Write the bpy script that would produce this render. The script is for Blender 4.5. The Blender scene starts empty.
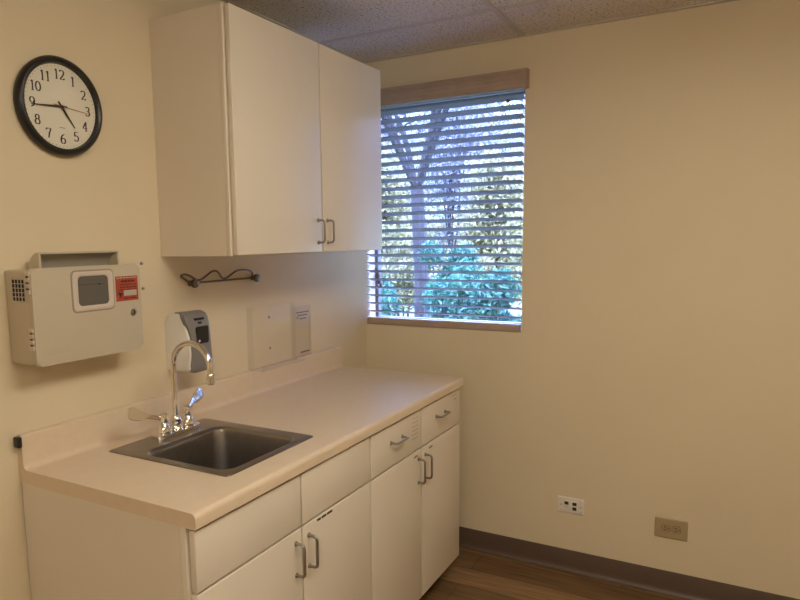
import bpy, bmesh, math, random
from mathutils import Vector, Matrix
random.seed(7)
S = bpy.context.scene
COL = S.collection
PI = math.pi

# ------------------------------------------------------------------ camera
cam_d = bpy.data.cameras.new('camera'); cam = bpy.data.objects.new('camera', cam_d); COL.objects.link(cam)
yaw, pitch, roll = math.radians(30.3545), math.radians(-7.223), math.radians(-0.9)
fw = Vector((-math.sin(yaw)*math.cos(pitch), math.cos(yaw)*math.cos(pitch), math.sin(pitch)))
rt = Vector((math.cos(yaw), math.sin(yaw), 0)); up = rt.cross(fw)
r2 = rt*math.cos(roll) + up*math.sin(roll); u2 = -rt*math.sin(roll) + up*math.cos(roll)
M = Matrix((r2, u2, -fw)).transposed().to_4x4(); M.translation = Vector((1.6629, -2.9622, 1.5134))
cam.matrix_world = M
cam_d.sensor_fit = 'HORIZONTAL'; cam_d.sensor_width = 36.0; cam_d.lens = 663.25*36/800
cam_d.shift_x = 46.16/800; cam_d.shift_y = 24.53/800
cam_d.clip_start = 0.02; cam_d.clip_end = 300
S.camera = cam

# ------------------------------------------------------------------ world, sun, exposure
SKY_COL, SKY_STR = (0.20, 0.30, 1.0), 21.0
SUN_STR = 6.0
LAMP_STR, LAMP_COL = (11.5, 11.2), (1.0, 0.94, 0.80)
w = bpy.data.worlds.new('sky'); S.world = w; w.use_nodes = True
wn = w.node_tree; bgn = wn.nodes['Background']
wtc = wn.nodes.new('ShaderNodeTexCoord'); wno = wn.nodes.new('ShaderNodeTexNoise'); wno.inputs['Scale'].default_value = 3.0
wno.inputs['Detail'].default_value = 5
wr = wn.nodes.new('ShaderNodeValToRGB')
wr.color_ramp.elements[0].position = 0.42; wr.color_ramp.elements[0].color = (*SKY_COL, 1)
wr.color_ramp.elements[1].position = 0.62; wr.color_ramp.elements[1].color = (0.46, 0.64, 1.0, 1)
wn.links.new(wtc.outputs['Generated'], wno.inputs['Vector']); wn.links.new(wno.outputs['Fac'], wr.inputs['Fac'])
wn.links.new(wr.outputs['Color'], bgn.inputs['Color']); 
wsx = wn.nodes.new('ShaderNodeSeparateXYZ'); wn.links.new(wtc.outputs['Generated'], wsx.inputs[0])
wmr = wn.nodes.new('ShaderNodeMapRange'); wmr.inputs['From Min'].default_value = 0.15; wmr.inputs['From Max'].default_value = 0.75
wmr.inputs['To Min'].default_value = SKY_STR*0.10; wmr.inputs['To Max'].default_value = SKY_STR*2.6      # brighter towards the zenith
wn.links.new(wsx.outputs['Z'], wmr.inputs['Value']); wn.links.new(wmr.outputs[0], bgn.inputs['Strength'])
sun_d = bpy.data.lights.new('sun', 'SUN'); sun_d.energy = SUN_STR; sun_d.angle = 0.02; sun_d.color = (1.0, 0.95, 0.88)
sun = bpy.data.objects.new('sun', sun_d); COL.objects.link(sun)
sun.rotation_euler = Vector((-0.35, 0.55, -1.0)).to_track_quat('-Z', 'Y').to_euler()
sun.location = (6, -8, 12)
S.cycles.transparent_max_bounces = 40
S.view_settings.view_transform = 'Standard'; S.view_settings.look = 'None'
S.view_settings.exposure = 0.0; S.view_settings.gamma = 1.0; S.view_settings.use_curve_mapping = False
# ------------------------------------------------------------------ materials
def srgb(r, g, b):
    f = lambda c: (c/255/12.92) if c/255 <= .04045 else ((c/255+.055)/1.055)**2.4
    return (f(r), f(g), f(b), 1)
def mat(name, col, rough=.5, metal=0.0, spec=.5, var=0.0, vscale=8.0, bump=0.0, bscale=200.0, coat=0.0):
    m = bpy.data.materials.new(name); m.use_nodes = True
    nt = m.node_tree; b = nt.nodes['Principled BSDF']
    if len(col) == 3: col = (*col, 1)
    b.inputs['Base Color'].default_value = col; b.inputs['Roughness'].default_value = rough
    b.inputs['Metallic'].default_value = metal; b.inputs['Specular IOR Level'].default_value = spec
    b.inputs['Coat Weight'].default_value = coat
    tc = nt.nodes.new('ShaderNodeTexCoord')
    if var > 0:
        n = nt.nodes.new('ShaderNodeTexNoise'); n.inputs['Scale'].default_value = vscale; n.inputs['Detail'].default_value = 4
        r = nt.nodes.new('ShaderNodeValToRGB')
        r.color_ramp.elements[0].position = .3; r.color_ramp.elements[1].position = .7
        r.color_ramp.elements[0].color = (col[0]*(1-var), col[1]*(1-var), col[2]*(1-var), 1)
        r.color_ramp.elements[1].color = (min(1, col[0]*(1+var)), min(1, col[1]*(1+var)), min(1, col[2]*(1+var)), 1)
        nt.links.new(tc.outputs['Object'], n.inputs['Vector']); nt.links.new(n.outputs['Fac'], r.inputs['Fac'])
        nt.links.new(r.outputs['Color'], b.inputs['Base Color'])
    if bump > 0:
        n2 = nt.nodes.new('ShaderNodeTexNoise'); n2.inputs['Scale'].default_value = bscale; n2.inputs['Detail'].default_value = 3
        bp = nt.nodes.new('ShaderNodeBump'); bp.inputs['Strength'].default_value = bump; bp.inputs['Distance'].default_value = .002
        nt.links.new(tc.outputs['Object'], n2.inputs['Vector']); nt.links.new(n2.outputs['Fac'], bp.inputs['Height'])
        nt.links.new(bp.outputs['Normal'], b.inputs['Normal'])
    return m
M_wall = mat('cream_wall_paint', (.72, .60, .41), .62, spec=.3, var=.02, vscale=2.5, bump=.12, bscale=160)
M_cab = mat('off_white_laminate', (.74, .65, .53), .34, spec=.5, var=.012, vscale=3)
M_cabin = mat('cabinet_carcass', (.66, .56, .42), .6, spec=.3, var=.02)
M_taupe = mat('taupe_blind', (.40, .29, .22), .55, var=.05, vscale=20)
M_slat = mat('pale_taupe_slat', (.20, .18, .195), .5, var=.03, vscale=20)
M_base = mat('brown_vinyl_base', (.105, .066, .045), .5, var=.05, vscale=6)
M_chrome = mat('chrome', (.82, .80, .77), .09, metal=1.0)
M_steel = mat('brushed_steel', (.31, .285, .262), .30, metal=1.0, var=.06, vscale=40)
M_nickel = mat('satin_nickel', (.36, .34, .31), .32, metal=1.0)
M_dknick = mat('dark_nickel', (.30, .27, .23), .3, metal=1.0)
M_iron = mat('dark_antique_metal', (.17, .145, .115), .34, metal=1.0)
M_black = mat('black_plastic', (.012, .011, .011), .32, var=.03)
M_gap_shade = mat('brown_shadow_gap', (.10, .08, .06), .7)
M_dark = mat('dark_recess', (.02, .018, .016), .7)
M_beige = mat('beige_plastic', (.53, .45, .325), .48, var=.015, vscale=5, bump=.15, bscale=400)
M_beiged = mat('beige_shade_and_seam', (.30, .26, .20), .6)  # darker beige for the painted hopper shade and the window seam
M_pinkish = mat('pale_window_frame', (.60, .50, .41), .5)
M_white = mat('white_plastic', (.80, .76, .70), .4)
M_grey = mat('grey_plastic', (.215, .20, .19), .38)
M_smoke = mat('smoked_window', (.12, .108, .095), .3)
M_dial = mat('clock_dial_card', (.86, .80, .68), .5)
M_ink = mat('black_ink', (.02, .018, .016), .6)
M_red = mat('red_paint', (.35, .02, .015), .5)
M_label = mat('red_orange_label', (.36, .055, .022), .45, var=.2, vscale=60)
M_labw = mat('pale_label_print', (.42, .38, .31), .5)
M_ivory = mat('ivory_outlet_plastic', (.40, .30, .155), .4)
M_pltw = mat('white_outlet_plastic', (.78, .70, .60), .4)
M_bronze = mat('grey_window_frame', (.15, .145, .15), .45)
M_frame = mat('white_vinyl', (.75, .75, .75), .4)
M_cord = mat('taupe_cord', (.36, .34, .36), .7)
M_trof = mat('troffer_metal', (.8, .8, .78), .4)
M_tbar = mat('ceiling_grid_metal', (.55, .49, .42), .45)
M_bark = mat('tree_bark', (.03, .025, .025), .9, var=.3, vscale=12)
M_grime = mat('faint_print', (.42, .34, .25), .6)
M_frost = mat('frosted_strip', (.62, .54, .42), .35)
M_grnd = mat('dry_lawn', (.09, .11, .06), .9, var=.3, vscale=3)
M_ext = mat('exterior_stucco', (.5, .45, .4), .9, var=.1)

def leafmat(name, a, b_, tr=.35):
    m = bpy.data.materials.new(name); m.use_nodes = True; nt = m.node_tree
    b = nt.nodes['Principled BSDF']; b.inputs['Roughness'].default_value = .55
    tc = nt.nodes.new('ShaderNodeTexCoord'); n = nt.nodes.new('ShaderNodeTexNoise'); n.inputs['Scale'].default_value = 9.0
    r = nt.nodes.new('ShaderNodeValToRGB'); r.color_ramp.elements[0].position = .35; r.color_ramp.elements[1].position = .65
    r.color_ramp.elements[0].color = (*a, 1); r.color_ramp.elements[1].color = (*b_, 1)
    nt.links.new(tc.outputs['Object'], n.inputs['Vector']); nt.links.new(n.outputs['Fac'], r.inputs['Fac'])
    nt.links.new(r.outputs['Color'], b.inputs['Base Color'])
    t = nt.nodes.new('ShaderNodeBsdfTranslucent'); nt.links.new(r.outputs['Color'], t.inputs['Color'])
    mx = nt.nodes.new('ShaderNodeMixShader'); mx.inputs[0].default_value = tr
    nt.links.new(b.outputs[0], mx.inputs[1]); nt.links.new(t.outputs[0], mx.inputs[2])
    nt.links.new(mx.outputs[0], nt.nodes['Material Output'].inputs['Surface'])
    return m
M_leafg = leafmat('green_leaf', (.015, .07, .05), (.05, .16, .09))
M_leafy = leafmat('yellow_green_leaf', (.15, .135, .05), (.40, .37, .17))
M_leafp = leafmat('pale_leaf', (.09, .09, .13), (.30, .29, .27))

def clear(name, tint, gl=.06, rough=.03):
    m = bpy.data.materials.new(name); m.use_nodes = True; nt = m.node_tree
    nt.nodes.remove(nt.nodes['Principled BSDF'])
    t = nt.nodes.new('ShaderNodeBsdfTransparent'); t.inputs[0].default_value = (*tint, 1)
    g = nt.nodes.new('ShaderNodeBsdfGlossy'); g.inputs['Roughness'].default_value = rough
    fr = nt.nodes.new('ShaderNodeLayerWeight'); fr.inputs['Blend'].default_value = .35
    mx = nt.nodes.new('ShaderNodeMixShader')
    pw = nt.nodes.new('ShaderNodeMath'); pw.operation = 'POWER'; pw.inputs[1].default_value = 4.0
    ad = nt.nodes.new('ShaderNodeMath'); ad.operation = 'MULTIPLY_ADD'; ad.inputs[1].default_value = .22; ad.inputs[2].default_value = gl
    nt.links.new(fr.outputs['Facing'], pw.inputs[0]); nt.links.new(pw.outputs[0], ad.inputs[0]); nt.links.new(ad.outputs[0], mx.inputs[0])
    nt.links.new(t.outputs[0], mx.inputs[1]); nt.links.new(g.outputs[0], mx.inputs[2])
    nt.links.new(mx.outputs[0], nt.nodes['Material Output'].inputs['Surface'])
    return m
M_glass = clear('window_glass', (.97, .98, .98), .02, .0)
M_acry = clear('clear_acrylic', (.982, .980, .98), .022, .10)

def emis(name, col, s):
    m = bpy.data.materials.new(name); m.use_nodes = True
    b = m.node_tree.nodes['Principled BSDF']; b.inputs['Base Color'].default_value = (.9, .9, .9, 1)
    b.inputs['Emission Color'].default_value = (*col, 1); b.inputs['Emission Strength'].default_value = s
    return m
M_diff = [emis('lit_diffuser', LAMP_COL, q) for q in LAMP_STR]

def counter_mat():
    m = mat('beige_laminate_counter', (.66, .48, .29), .3, spec=.5)
    nt = m.node_tree; b = nt.nodes['Principled BSDF']
    tc = nt.nodes.new('ShaderNodeTexCoord'); n = nt.nodes.new('ShaderNodeTexNoise'); n.inputs['Scale'].default_value = 300; n.inputs['Detail'].default_value = 2
    n2 = nt.nodes.new('ShaderNodeTexNoise'); n2.inputs['Scale'].default_value = 35; n2.inputs['Detail'].default_value = 5
    mxn = nt.nodes.new('ShaderNodeMath'); mxn.operation = 'MULTIPLY_ADD'; mxn.inputs[1].default_value = .5
    r = nt.nodes.new('ShaderNodeValToRGB'); r.color_ramp.elements[0].position = .55; r.color_ramp.elements[1].position = .95
    r.color_ramp.elements[0].color = (.685, .545, .385, 1); r.color_ramp.elements[1].color = (.715, .57, .41, 1)
    nt.links.new(tc.outputs['Object'], n.inputs['Vector']); nt.links.new(tc.outputs['Object'], n2.inputs['Vector'])
    nt.links.new(n.outputs['Fac'], mxn.inputs[0]); nt.links.new(n2.outputs['Fac'], mxn.inputs[2])
    nt.links.new(mxn.outputs[0], r.inputs['Fac']); nt.links.new(r.outputs['Color'], b.inputs['Base Color'])
    return m
M_counter = counter_mat()

def ceil_mat():
    m = mat('fissured_ceiling_tile', (.6, .53, .46), .85, spec=.2)
    nt = m.node_tree; b = nt.nodes['Principled BSDF']
    tc = nt.nodes.new('ShaderNodeTexCoord')
    mp = nt.nodes.new('ShaderNodeMapping'); mp.inputs['Scale'].default_value = (1.0, 1.6, 1.0)
    n = nt.nodes.new('ShaderNodeTexNoise'); n.inputs['Scale'].default_value = 92; n.inputs['Detail'].default_value = 2.5
    r = nt.nodes.new('ShaderNodeValToRGB'); r.color_ramp.elements[0].position = .355; r.color_ramp.elements[1].position = .415
    r.color_ramp.elements[0].color = (.22, .17, .14, 1); r.color_ramp.elements[1].color = (.72, .66, .60, 1)
    nt.links.new(tc.outputs['Object'], mp.inputs['Vector']); nt.links.new(mp.outputs[0], n.inputs['Vector'])
    nt.links.new(n.outputs['Fac'], r.inputs['Fac']); nt.links.new(r.outputs['Color'], b.inputs['Base Color'])
    return m
M_ceil = ceil_mat()

def floor_mat():
    m = mat('dark_wood_plank', (.08, .05, .03), .38, spec=.4)
    nt = m.node_tree; b = nt.nodes['Principled BSDF']
    tc = nt.nodes.new('ShaderNodeTexCoord')
    br = nt.nodes.new('ShaderNodeTexBrick'); br.inputs['Scale'].default_value = 1.0
    br.inputs['Brick Width'].default_value = 1.0; br.inputs['Row Height'].default_value = .15
    br.inputs['Mortar Size'].default_value = .0016; br.inputs['Color1'].default_value = (.17, .093, .042, 1)
    br.inputs['Color2'].default_value = (.26, .152, .072, 1); br.inputs['Mortar'].default_value = (.07, .042, .022, 1); br.offset = .37
    mp = nt.nodes.new('ShaderNodeMapping'); mp.inputs['Scale'].default_value = (2.0, 28.0, 1.0)
    n = nt.nodes.new('ShaderNodeTexNoise'); n.inputs['Scale'].default_value = 2.2; n.inputs['Detail'].default_value = 7; n.inputs['Roughness'].default_value = .65
    r = nt.nodes.new('ShaderNodeValToRGB'); r.color_ramp.elements[0].position = .3; r.color_ramp.elements[1].position = .72
    r.color_ramp.elements[0].color = (.50, .50, .50, 1); r.color_ramp.elements[1].color = (1.35, 1.3, 1.25, 1)
    mx = nt.nodes.new('ShaderNodeMix'); mx.data_type = 'RGBA'; mx.blend_type = 'MULTIPLY'; mx.inputs[0].default_value = 1
    nt.links.new(tc.outputs['Object'], br.inputs['Vector']); nt.links.new(tc.outputs['Object'], mp.inputs['Vector'])
    nt.links.new(mp.outputs[0], n.inputs['Vector']); nt.links.new(n.outputs['Fac'], r.inputs['Fac'])
    nt.links.new(br.outputs['Color'], mx.inputs[6]); nt.links.new(r.outputs['Color'], mx.inputs[7])
    nt.links.new(mx.outputs[2], b.inputs['Base Color'])
    return m
M_floor = floor_mat()

# ------------------------------------------------------------------ mesh helpers (world coordinates)
def wloc(o):
    v = Vector((0, 0, 0))
    while o is not None:
        v += o.location; o = o.parent
    return v
class MB:
    def __init__(s): s.bm = bmesh.new()
    def box(s, x0, x1, y0, y1, z0, z1, bev=0.0, seg=3):
        b = bmesh.new(); bmesh.ops.create_cube(b, size=1)
        for v in b.verts:
            v.co = Vector(((x0+x1)/2 + v.co.x*(x1-x0), (y0+y1)/2 + v.co.y*(y1-y0), (z0+z1)/2 + v.co.z*(z1-z0)))
        if bev > 0: bmesh.ops.bevel(b, geom=list(b.edges), offset=bev, segments=seg, profile=.5, affect='EDGES')
        s.add(b); return s
    def add(s, b):
        me = bpy.data.meshes.new('tmp'); b.to_mesh(me); b.free(); s.bm.from_mesh(me); bpy.data.meshes.remove(me)
    def tube(s, pts, r, n=12, cap=True):
        pts = [Vector(p) for p in pts]; rs = r if isinstance(r, (list, tuple)) else [r]*len(pts)
        rings = []; prev = None
        for i, p in enumerate(pts):
            t = (pts[min(i+1, len(pts)-1)] - pts[max(i-1, 0)]).normalized()
            if prev is None:
                a = Vector((0, 0, 1)) if abs(t.z) < .9 else Vector((1, 0, 0)); nrm = t.cross(a).normalized()
            else:
                nrm = (prev - t*prev.dot(t)).normalized()
            prev = nrm; bn = t.cross(nrm)
            rings.append([s.bm.verts.new(p + (nrm*math.cos(2*PI*k/n) + bn*math.sin(2*PI*k/n))*rs[i]) for k in range(n)])
        for a, b in zip(rings, rings[1:]):
            for k in range(n): s.bm.faces.new((a[k], a[(k+1) % n], b[(k+1) % n], b[k]))
        if cap: s.bm.faces.new(rings[0][::-1]); s.bm.faces.new(rings[-1])
        return s
    def lathe(s, o, axis, prof, n=24):
        """prof: list of (distance along axis, radius)"""
        a = Vector(axis).normalized(); h = Vector((0, 0, 1)) if abs(a.z) < .9 else Vector((1, 0, 0))
        e1 = a.cross(h).normalized(); e2 = a.cross(e1); o = Vector(o); rings = []
        for d, r in prof:
            rings.append([s.bm.verts.new(o + a*d + (e1*math.cos(2*PI*k/n) + e2*math.sin(2*PI*k/n))*max(r, 1e-5)) for k in range(n)])
        for A, B in zip(rings, rings[1:]):
            for k in range(n): s.bm.faces.new((A[k], A[(k+1) % n], B[(k+1) % n], B[k]))
        s.bm.faces.new(rings[0][::-1]); s.bm.faces.new(rings[-1]); return s
    def prism(s, poly, fn, d0, d1):
        """poly 2-D points; fn(u, v, d) -> xyz"""
        A = [s.bm.verts.new(fn(u, v, d0)) for u, v in poly]; B = [s.bm.verts.new(fn(u, v, d1)) for u, v in poly]
        n = len(poly)
        for k in range(n): s.bm.faces.new((A[k], A[(k+1) % n], B[(k+1) % n], B[k]))
        s.bm.faces.new(A[::-1]); s.bm.faces.new(B); return s
    def ribbon(s, pts, widths, fn, d0, d1):
        """flat stroke with thickness"""
        L = []; R = []
        for i, (u, v) in enumerate(pts):
            a = pts[max(i-1, 0)]; b = pts[min(i+1, len(pts)-1)]
            tx, ty = b[0]-a[0], b[1]-a[1]; l = math.hypot(tx, ty) or 1; wd = widths[i]/2
            L.append((u - ty/l*wd, v + tx/l*wd)); R.append((u + ty/l*wd, v - tx/l*wd))
        for i in range(len(pts)-1):
            s.prism([L[i], L[i+1], R[i+1], R[i]], fn, d0, d1)
        return s
    def build(s, name, m, parent=None, smooth=True):
        bm = s.bm
        bmesh.ops.recalc_face_normals(bm, faces=list(bm.faces))
        mn = Vector([min(v.co[i] for v in bm.verts) for i in range(3)]); mx = Vector([max(v.co[i] for v in bm.verts) for i in range(3)])
        c = (mn+mx)/2
        if parent is None: c.z = mn.z
        for v in bm.verts: v.co -= c
        me = bpy.data.meshes.new(name); bm.to_mesh(me); bm.free(); me.materials.append(m)
        if smooth:
            me.polygons.foreach_set('use_smooth', [True]*len(me.polygons))
        o = bpy.data.objects.new(name, me); COL.objects.link(o)
        if smooth:
            md = o.modifiers.new('edges', 'EDGE_SPLIT'); md.split_angle = math.radians(32)
        o.location = c - (wloc(parent) if parent else Vector((0, 0, 0)))
        if parent: o.parent = parent
        return o
def tag(o, label, cat, group=None):
    o['label'] = label; o['category'] = cat
    if group: o['group'] = group
    return o
def thing(name, label, cat, loc, group=None):
    o = bpy.data.objects.new(name, None); COL.objects.link(o); o.location = loc; o.empty_display_size = .05
    return tag(o, label, cat, group)
def struct(o): o['kind'] = 'structure'; return o
LW = lambda u, v, d: Vector((d, u, v))        # left wall plane: u = y, v = z, d = distance into the room
BW = lambda u, v, d: Vector((u, -d, v))       # back wall plane
def rrect(u0, u1, v0, v1, r, n=5):
    P = []
    for cu, cv, a0 in ((u1-r, v1-r, 0), (u0+r, v1-r, PI/2), (u0+r, v0+r, PI), (u1-r, v0+r, 1.5*PI)):
        for k in range(n+1):
            a = a0 + PI/2*k/n; P.append((cu + r*math.cos(a), cv + r*math.sin(a)))
    return P

# ------------------------------------------------------------------ the room
X1, Y0, ZC = 3.3, -4.9, 2.379
WX0, WX1, WZ0, WZ1 = 0.0, 0.81, 1.085, 2.19     # window opening
WT = 0.15
struct(MB().box(0, X1, Y0, 0, -.12, 0).build('floor', M_floor))
struct(MB().box(-.15, X1+.15, Y0-.15, WT, ZC, ZC+.1).build('ceiling', M_ceil))
struct(MB().box(-.15, 0, Y0-.15, WT, -.12, ZC).build('wall_left', M_wall))
wb = MB().box(WX1, X1, 0, WT, -.12, ZC).box(WX0, WX1, 0, WT, -.12, WZ0).box(WX0, WX1, 0, WT, WZ1, ZC)
struct(wb.build('wall_back', M_wall))
struct(MB().box(X1, X1+.15, Y0-.15, WT, -.12, ZC).build('wall_right', M_wall))
struct(MB().box(0, X1, Y0-.15, Y0, -.12, ZC).build('wall_front', M_wall))
# entrance door in the wall behind the camera
d1 = struct(MB().box(1.9, 2.8, Y0, Y0+.04, 0.005, 2.05, .003).build('door_1', mat('brown_door', (.22, .13, .07), .45, var=.1)))
MB().lathe((1.97, Y0+.04, 1.0), (0, 1, 0), [(0, .025), (.01, .025), (.011, .01), (.04, .01), (.041, .026), (.06, .028), (.066, .015)]).build('door_knob', M_nickel, d1)
# vinyl cove base
def cove(name, fn, u0, u1):
    m = MB(); prof = [(0, 0), (.016, 0), (.0155, .004), (.009, .009), (.0055, .017), (.0045, .03), (.004, .096), (.0025, .1), (0, .1)]
    m.prism([(d, z) for d, z in prof], lambda d, z, u: fn(u, z, d), u0, u1)
    return struct(m.build(name, M_base))
cove('baseboard_back', BW, 0.0, X1)
cove('baseboard_left_far', LW, -.262, -.016)
cove('baseboard_left_near', LW, Y0, -1.945)
# suspended ceiling grid
g = MB(); t = .012; zb = ZC - .004
for yb in (-.392, -1.002, -1.612, -2.83, -3.44, -4.05, -4.66): g.box(0.02, X1-.02, yb-t, yb+t, zb, ZC)
g.box(.02, X1-.02, -2.222-t, -2.222+t, zb, ZC)
for xb in (.80, 2.02, 3.24): g.box(xb-t, xb+t, Y0+.02, -.02, zb-.0008, ZC)
struct(g.build('trim_1', M_tbar, smooth=False))
g = MB(); g.box(0, X1, -.02, 0, zb-.001, ZC).box(0, X1, Y0, Y0+.02, zb-.001, ZC).box(0, .02, Y0+.02, -.02, zb-.001, ZC).box(X1-.02, X1, Y0+.02, -.02, zb-.001, ZC)
struct(g.build('trim_2', M_tbar, smooth=False))

# fluorescent ceiling light
def ceiling_light(label, xc, yc, md):
    cl = thing('ceiling_light', label, 'ceiling light', (xc, yc, ZC-.09), 'fluorescent ceiling lights')
    MB().box(xc-.265, xc+.265, yc-.578, yc+.577, ZC-.022, ZC-.004, .003).build('housing', M_trof, cl)
    MB().box(xc-.26, xc+.26, yc-.575, yc+.574, ZC-.115, ZC-.0225, .03).build('diffuser', md, cl)
    for ye in (yc-.590, yc+.579):
        MB().box(xc-.265, xc+.265, ye, ye+.010, ZC-.024, ZC-.004, .003).build('end_cap', M_trof, cl)
ceiling_light('white wraparound fluorescent ceiling light nearer the window', 1.75, -1.82, M_diff[0])
ceiling_light('white wraparound fluorescent ceiling light farther from the window', 1.75, -4.0, M_diff[1])

# window
win = struct(bpy.data.objects.new('window_1', None)); COL.objects.link(win); win.location = (.405, .12, WZ0)
fr = MB()
fr.box(WX0, WX0+.018, .108, .14, WZ0, WZ1).box(WX1-.03, WX1, .108, .14, WZ0, WZ1)
fr.box(WX0+.018, WX1-.03, .108, .14, WZ0, WZ0+.03).box(WX0+.018, WX1-.03, .108, .14, WZ1-.03, WZ1)
fr.build('window_frame', M_bronze, win)
MB().box(WX0+.018, WX1-.03, .122, .126, WZ0+.03, WZ1-.03).build('pane', M_glass, win)
lt = MB(); lt.box(.0185, .032, .085, .108, 1.315, 1.345, .003).box(.026, .044, .078, .10, 1.287, 1.318, .003).box(.038, .05, .08, .098, 1.268, 1.292, .003)
lt.build('latch', mat('brown_latch', (.09, .045, .02), .5), win)

# ------------------------------------------------------------------ window blind
bl = thing('window_blind', 'taupe horizontal slat blind hanging in the window beside the wall cabinet', 'window blind', (.40, .0, WZ0))
vprof = [(0.0, 2.156), (.036, 2.154), (.040, 2.158), (.040, 2.172), (.037, 2.176), (.037, 2.19), (.042, 2.196), (.042, 2.206), (.037, 2.211), (.037, 2.219), (.043, 2.223), (.043, 2.233), (0, 2.233)]
MB().prism(vprof, lambda d, z, u: BW(u, z, d), .002, .828).build('valance', M_taupe, bl)
MB().box(.006, .80, .006, .056, 2.157, 2.189, .002).build('headrail', M_slat, bl)
sl = MB(); SP = .0408; tilt = math.radians(15)
for k in range(25):
    zc = 1.152 + SP*k; yc = .031; hw = .025
    P = []
    for i in range(7):
        q = -1 + 2*i/6; P.append((yc + q*hw*math.cos(tilt), zc - q*hw*math.sin(tilt) + .0022*(1-q*q)))
    th = .0026
    poly = P + [(y, z-th) for y, z in reversed(P)]
    sl.prism(poly, lambda y, z, u: Vector((u, y, z)), .004, .797)
sl.build('slats', M_slat, bl)
MB().box(.006, .80, .004, .056, 1.0865, 1.119, .004).build('bottom_rail', M_taupe, bl)
for xc in (.12, .304, .511, .696):
    cdm = MB()
    for yy in (.0035, .0585): cdm.tube([(xc, yy, 1.11), (xc, yy, 2.15)], .0005, 6)
    cdm.build('ladder_cord', M_cord, bl)
MB().lathe((.735, .004, 2.113), (0, -1, 0), [(0, .007), (.006, .009), (.012, .007), (.014, .003)], 12).build('knob', mat('brown_knob', (.12, .07, .04), .5), bl)

# ------------------------------------------------------------------ wall cabinet
def bar_handle(m_, p0, p1, out, r=.0042):
    """U-shaped bar pull between two feet, standing off along 'out'"""
    p0, p1, out = Vector(p0), Vector(p1), Vector(out); ax = (p1-p0).normalized(); h = out.length; o = out.normalized(); c = .011
    pts = [p0, p0 + o*(h-c)]
    for k in range(1, 6):
        a = PI/2*k/5; pts.append(p0 + o*(h-c+c*math.sin(a)) + ax*(c-c*math.cos(a)))
    for k in range(0, 6):
        a = PI/2*k/5; pts.append(p1 + o*(h-c+c*math.cos(a)) - ax*(c-c*math.sin(a)))
    pts.append(p1); m_.tube(pts, r, 10)
    for p in (p0, p1): m_.lathe(p, o, [(0, .0075), (.002, .0075), (.0045, .005)], 14)
    return m_
UY0, UY1, UZ0, UZ1 = -1.378, -.42, 1.471, 2.215
wc = thing('wall_cabinet', 'off-white two-door cabinet mounted high on the wall above the counter', 'wall cabinet', (0, (UY0+UY1)/2, UZ0))
b = MB(); T = .018
b.box(0, .284, UY0, UY0+T, UZ0, UZ1).box(0, .284, UY1-T, UY1, UZ0, UZ1).box(0, .284, UY0+T, UY1-T, UZ0+.004, UZ0+T).box(0, .284, UY0+T, UY1-T, UZ1-T, UZ1)
b.box(0, .008, UY0+T, UY1-T, UZ0+T, UZ1-T)
b.build('body', M_cab, wc, smooth=False)
b = MB(); b.box(.284, .301, UY0, UY0+.04, UZ0, UZ1, .0015).box(.284, .301, UY1-.04, UY1, UZ0, UZ1, .0015)
b.box(.284, .301, UY0+.04, UY1-.04, UZ0, UZ0+.04, .0015).box(.284, .301, UY0+.04, UY1-.04, UZ1-.04, UZ1, .0015).box(.284, .301, -.93, -.84, UZ0+.04, UZ1-.04)
b.build('face_frame', M_cab, wc)
for y0, y1, hy in ((-1.371, -.8925, -.918), (-.884, -.421, -.856)):
    d = MB().box(.3045, .322, y0, y1, UZ0+.003, UZ1-.003, .0015).build('door', M_cab, wc)
    bar_handle(MB(), (.322, hy, 1.508), (.322, hy, 1.588), (.028, 0, 0), .0038).build('handle', M_dknick, d)['label'] = 'nickel bar handle'

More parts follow.
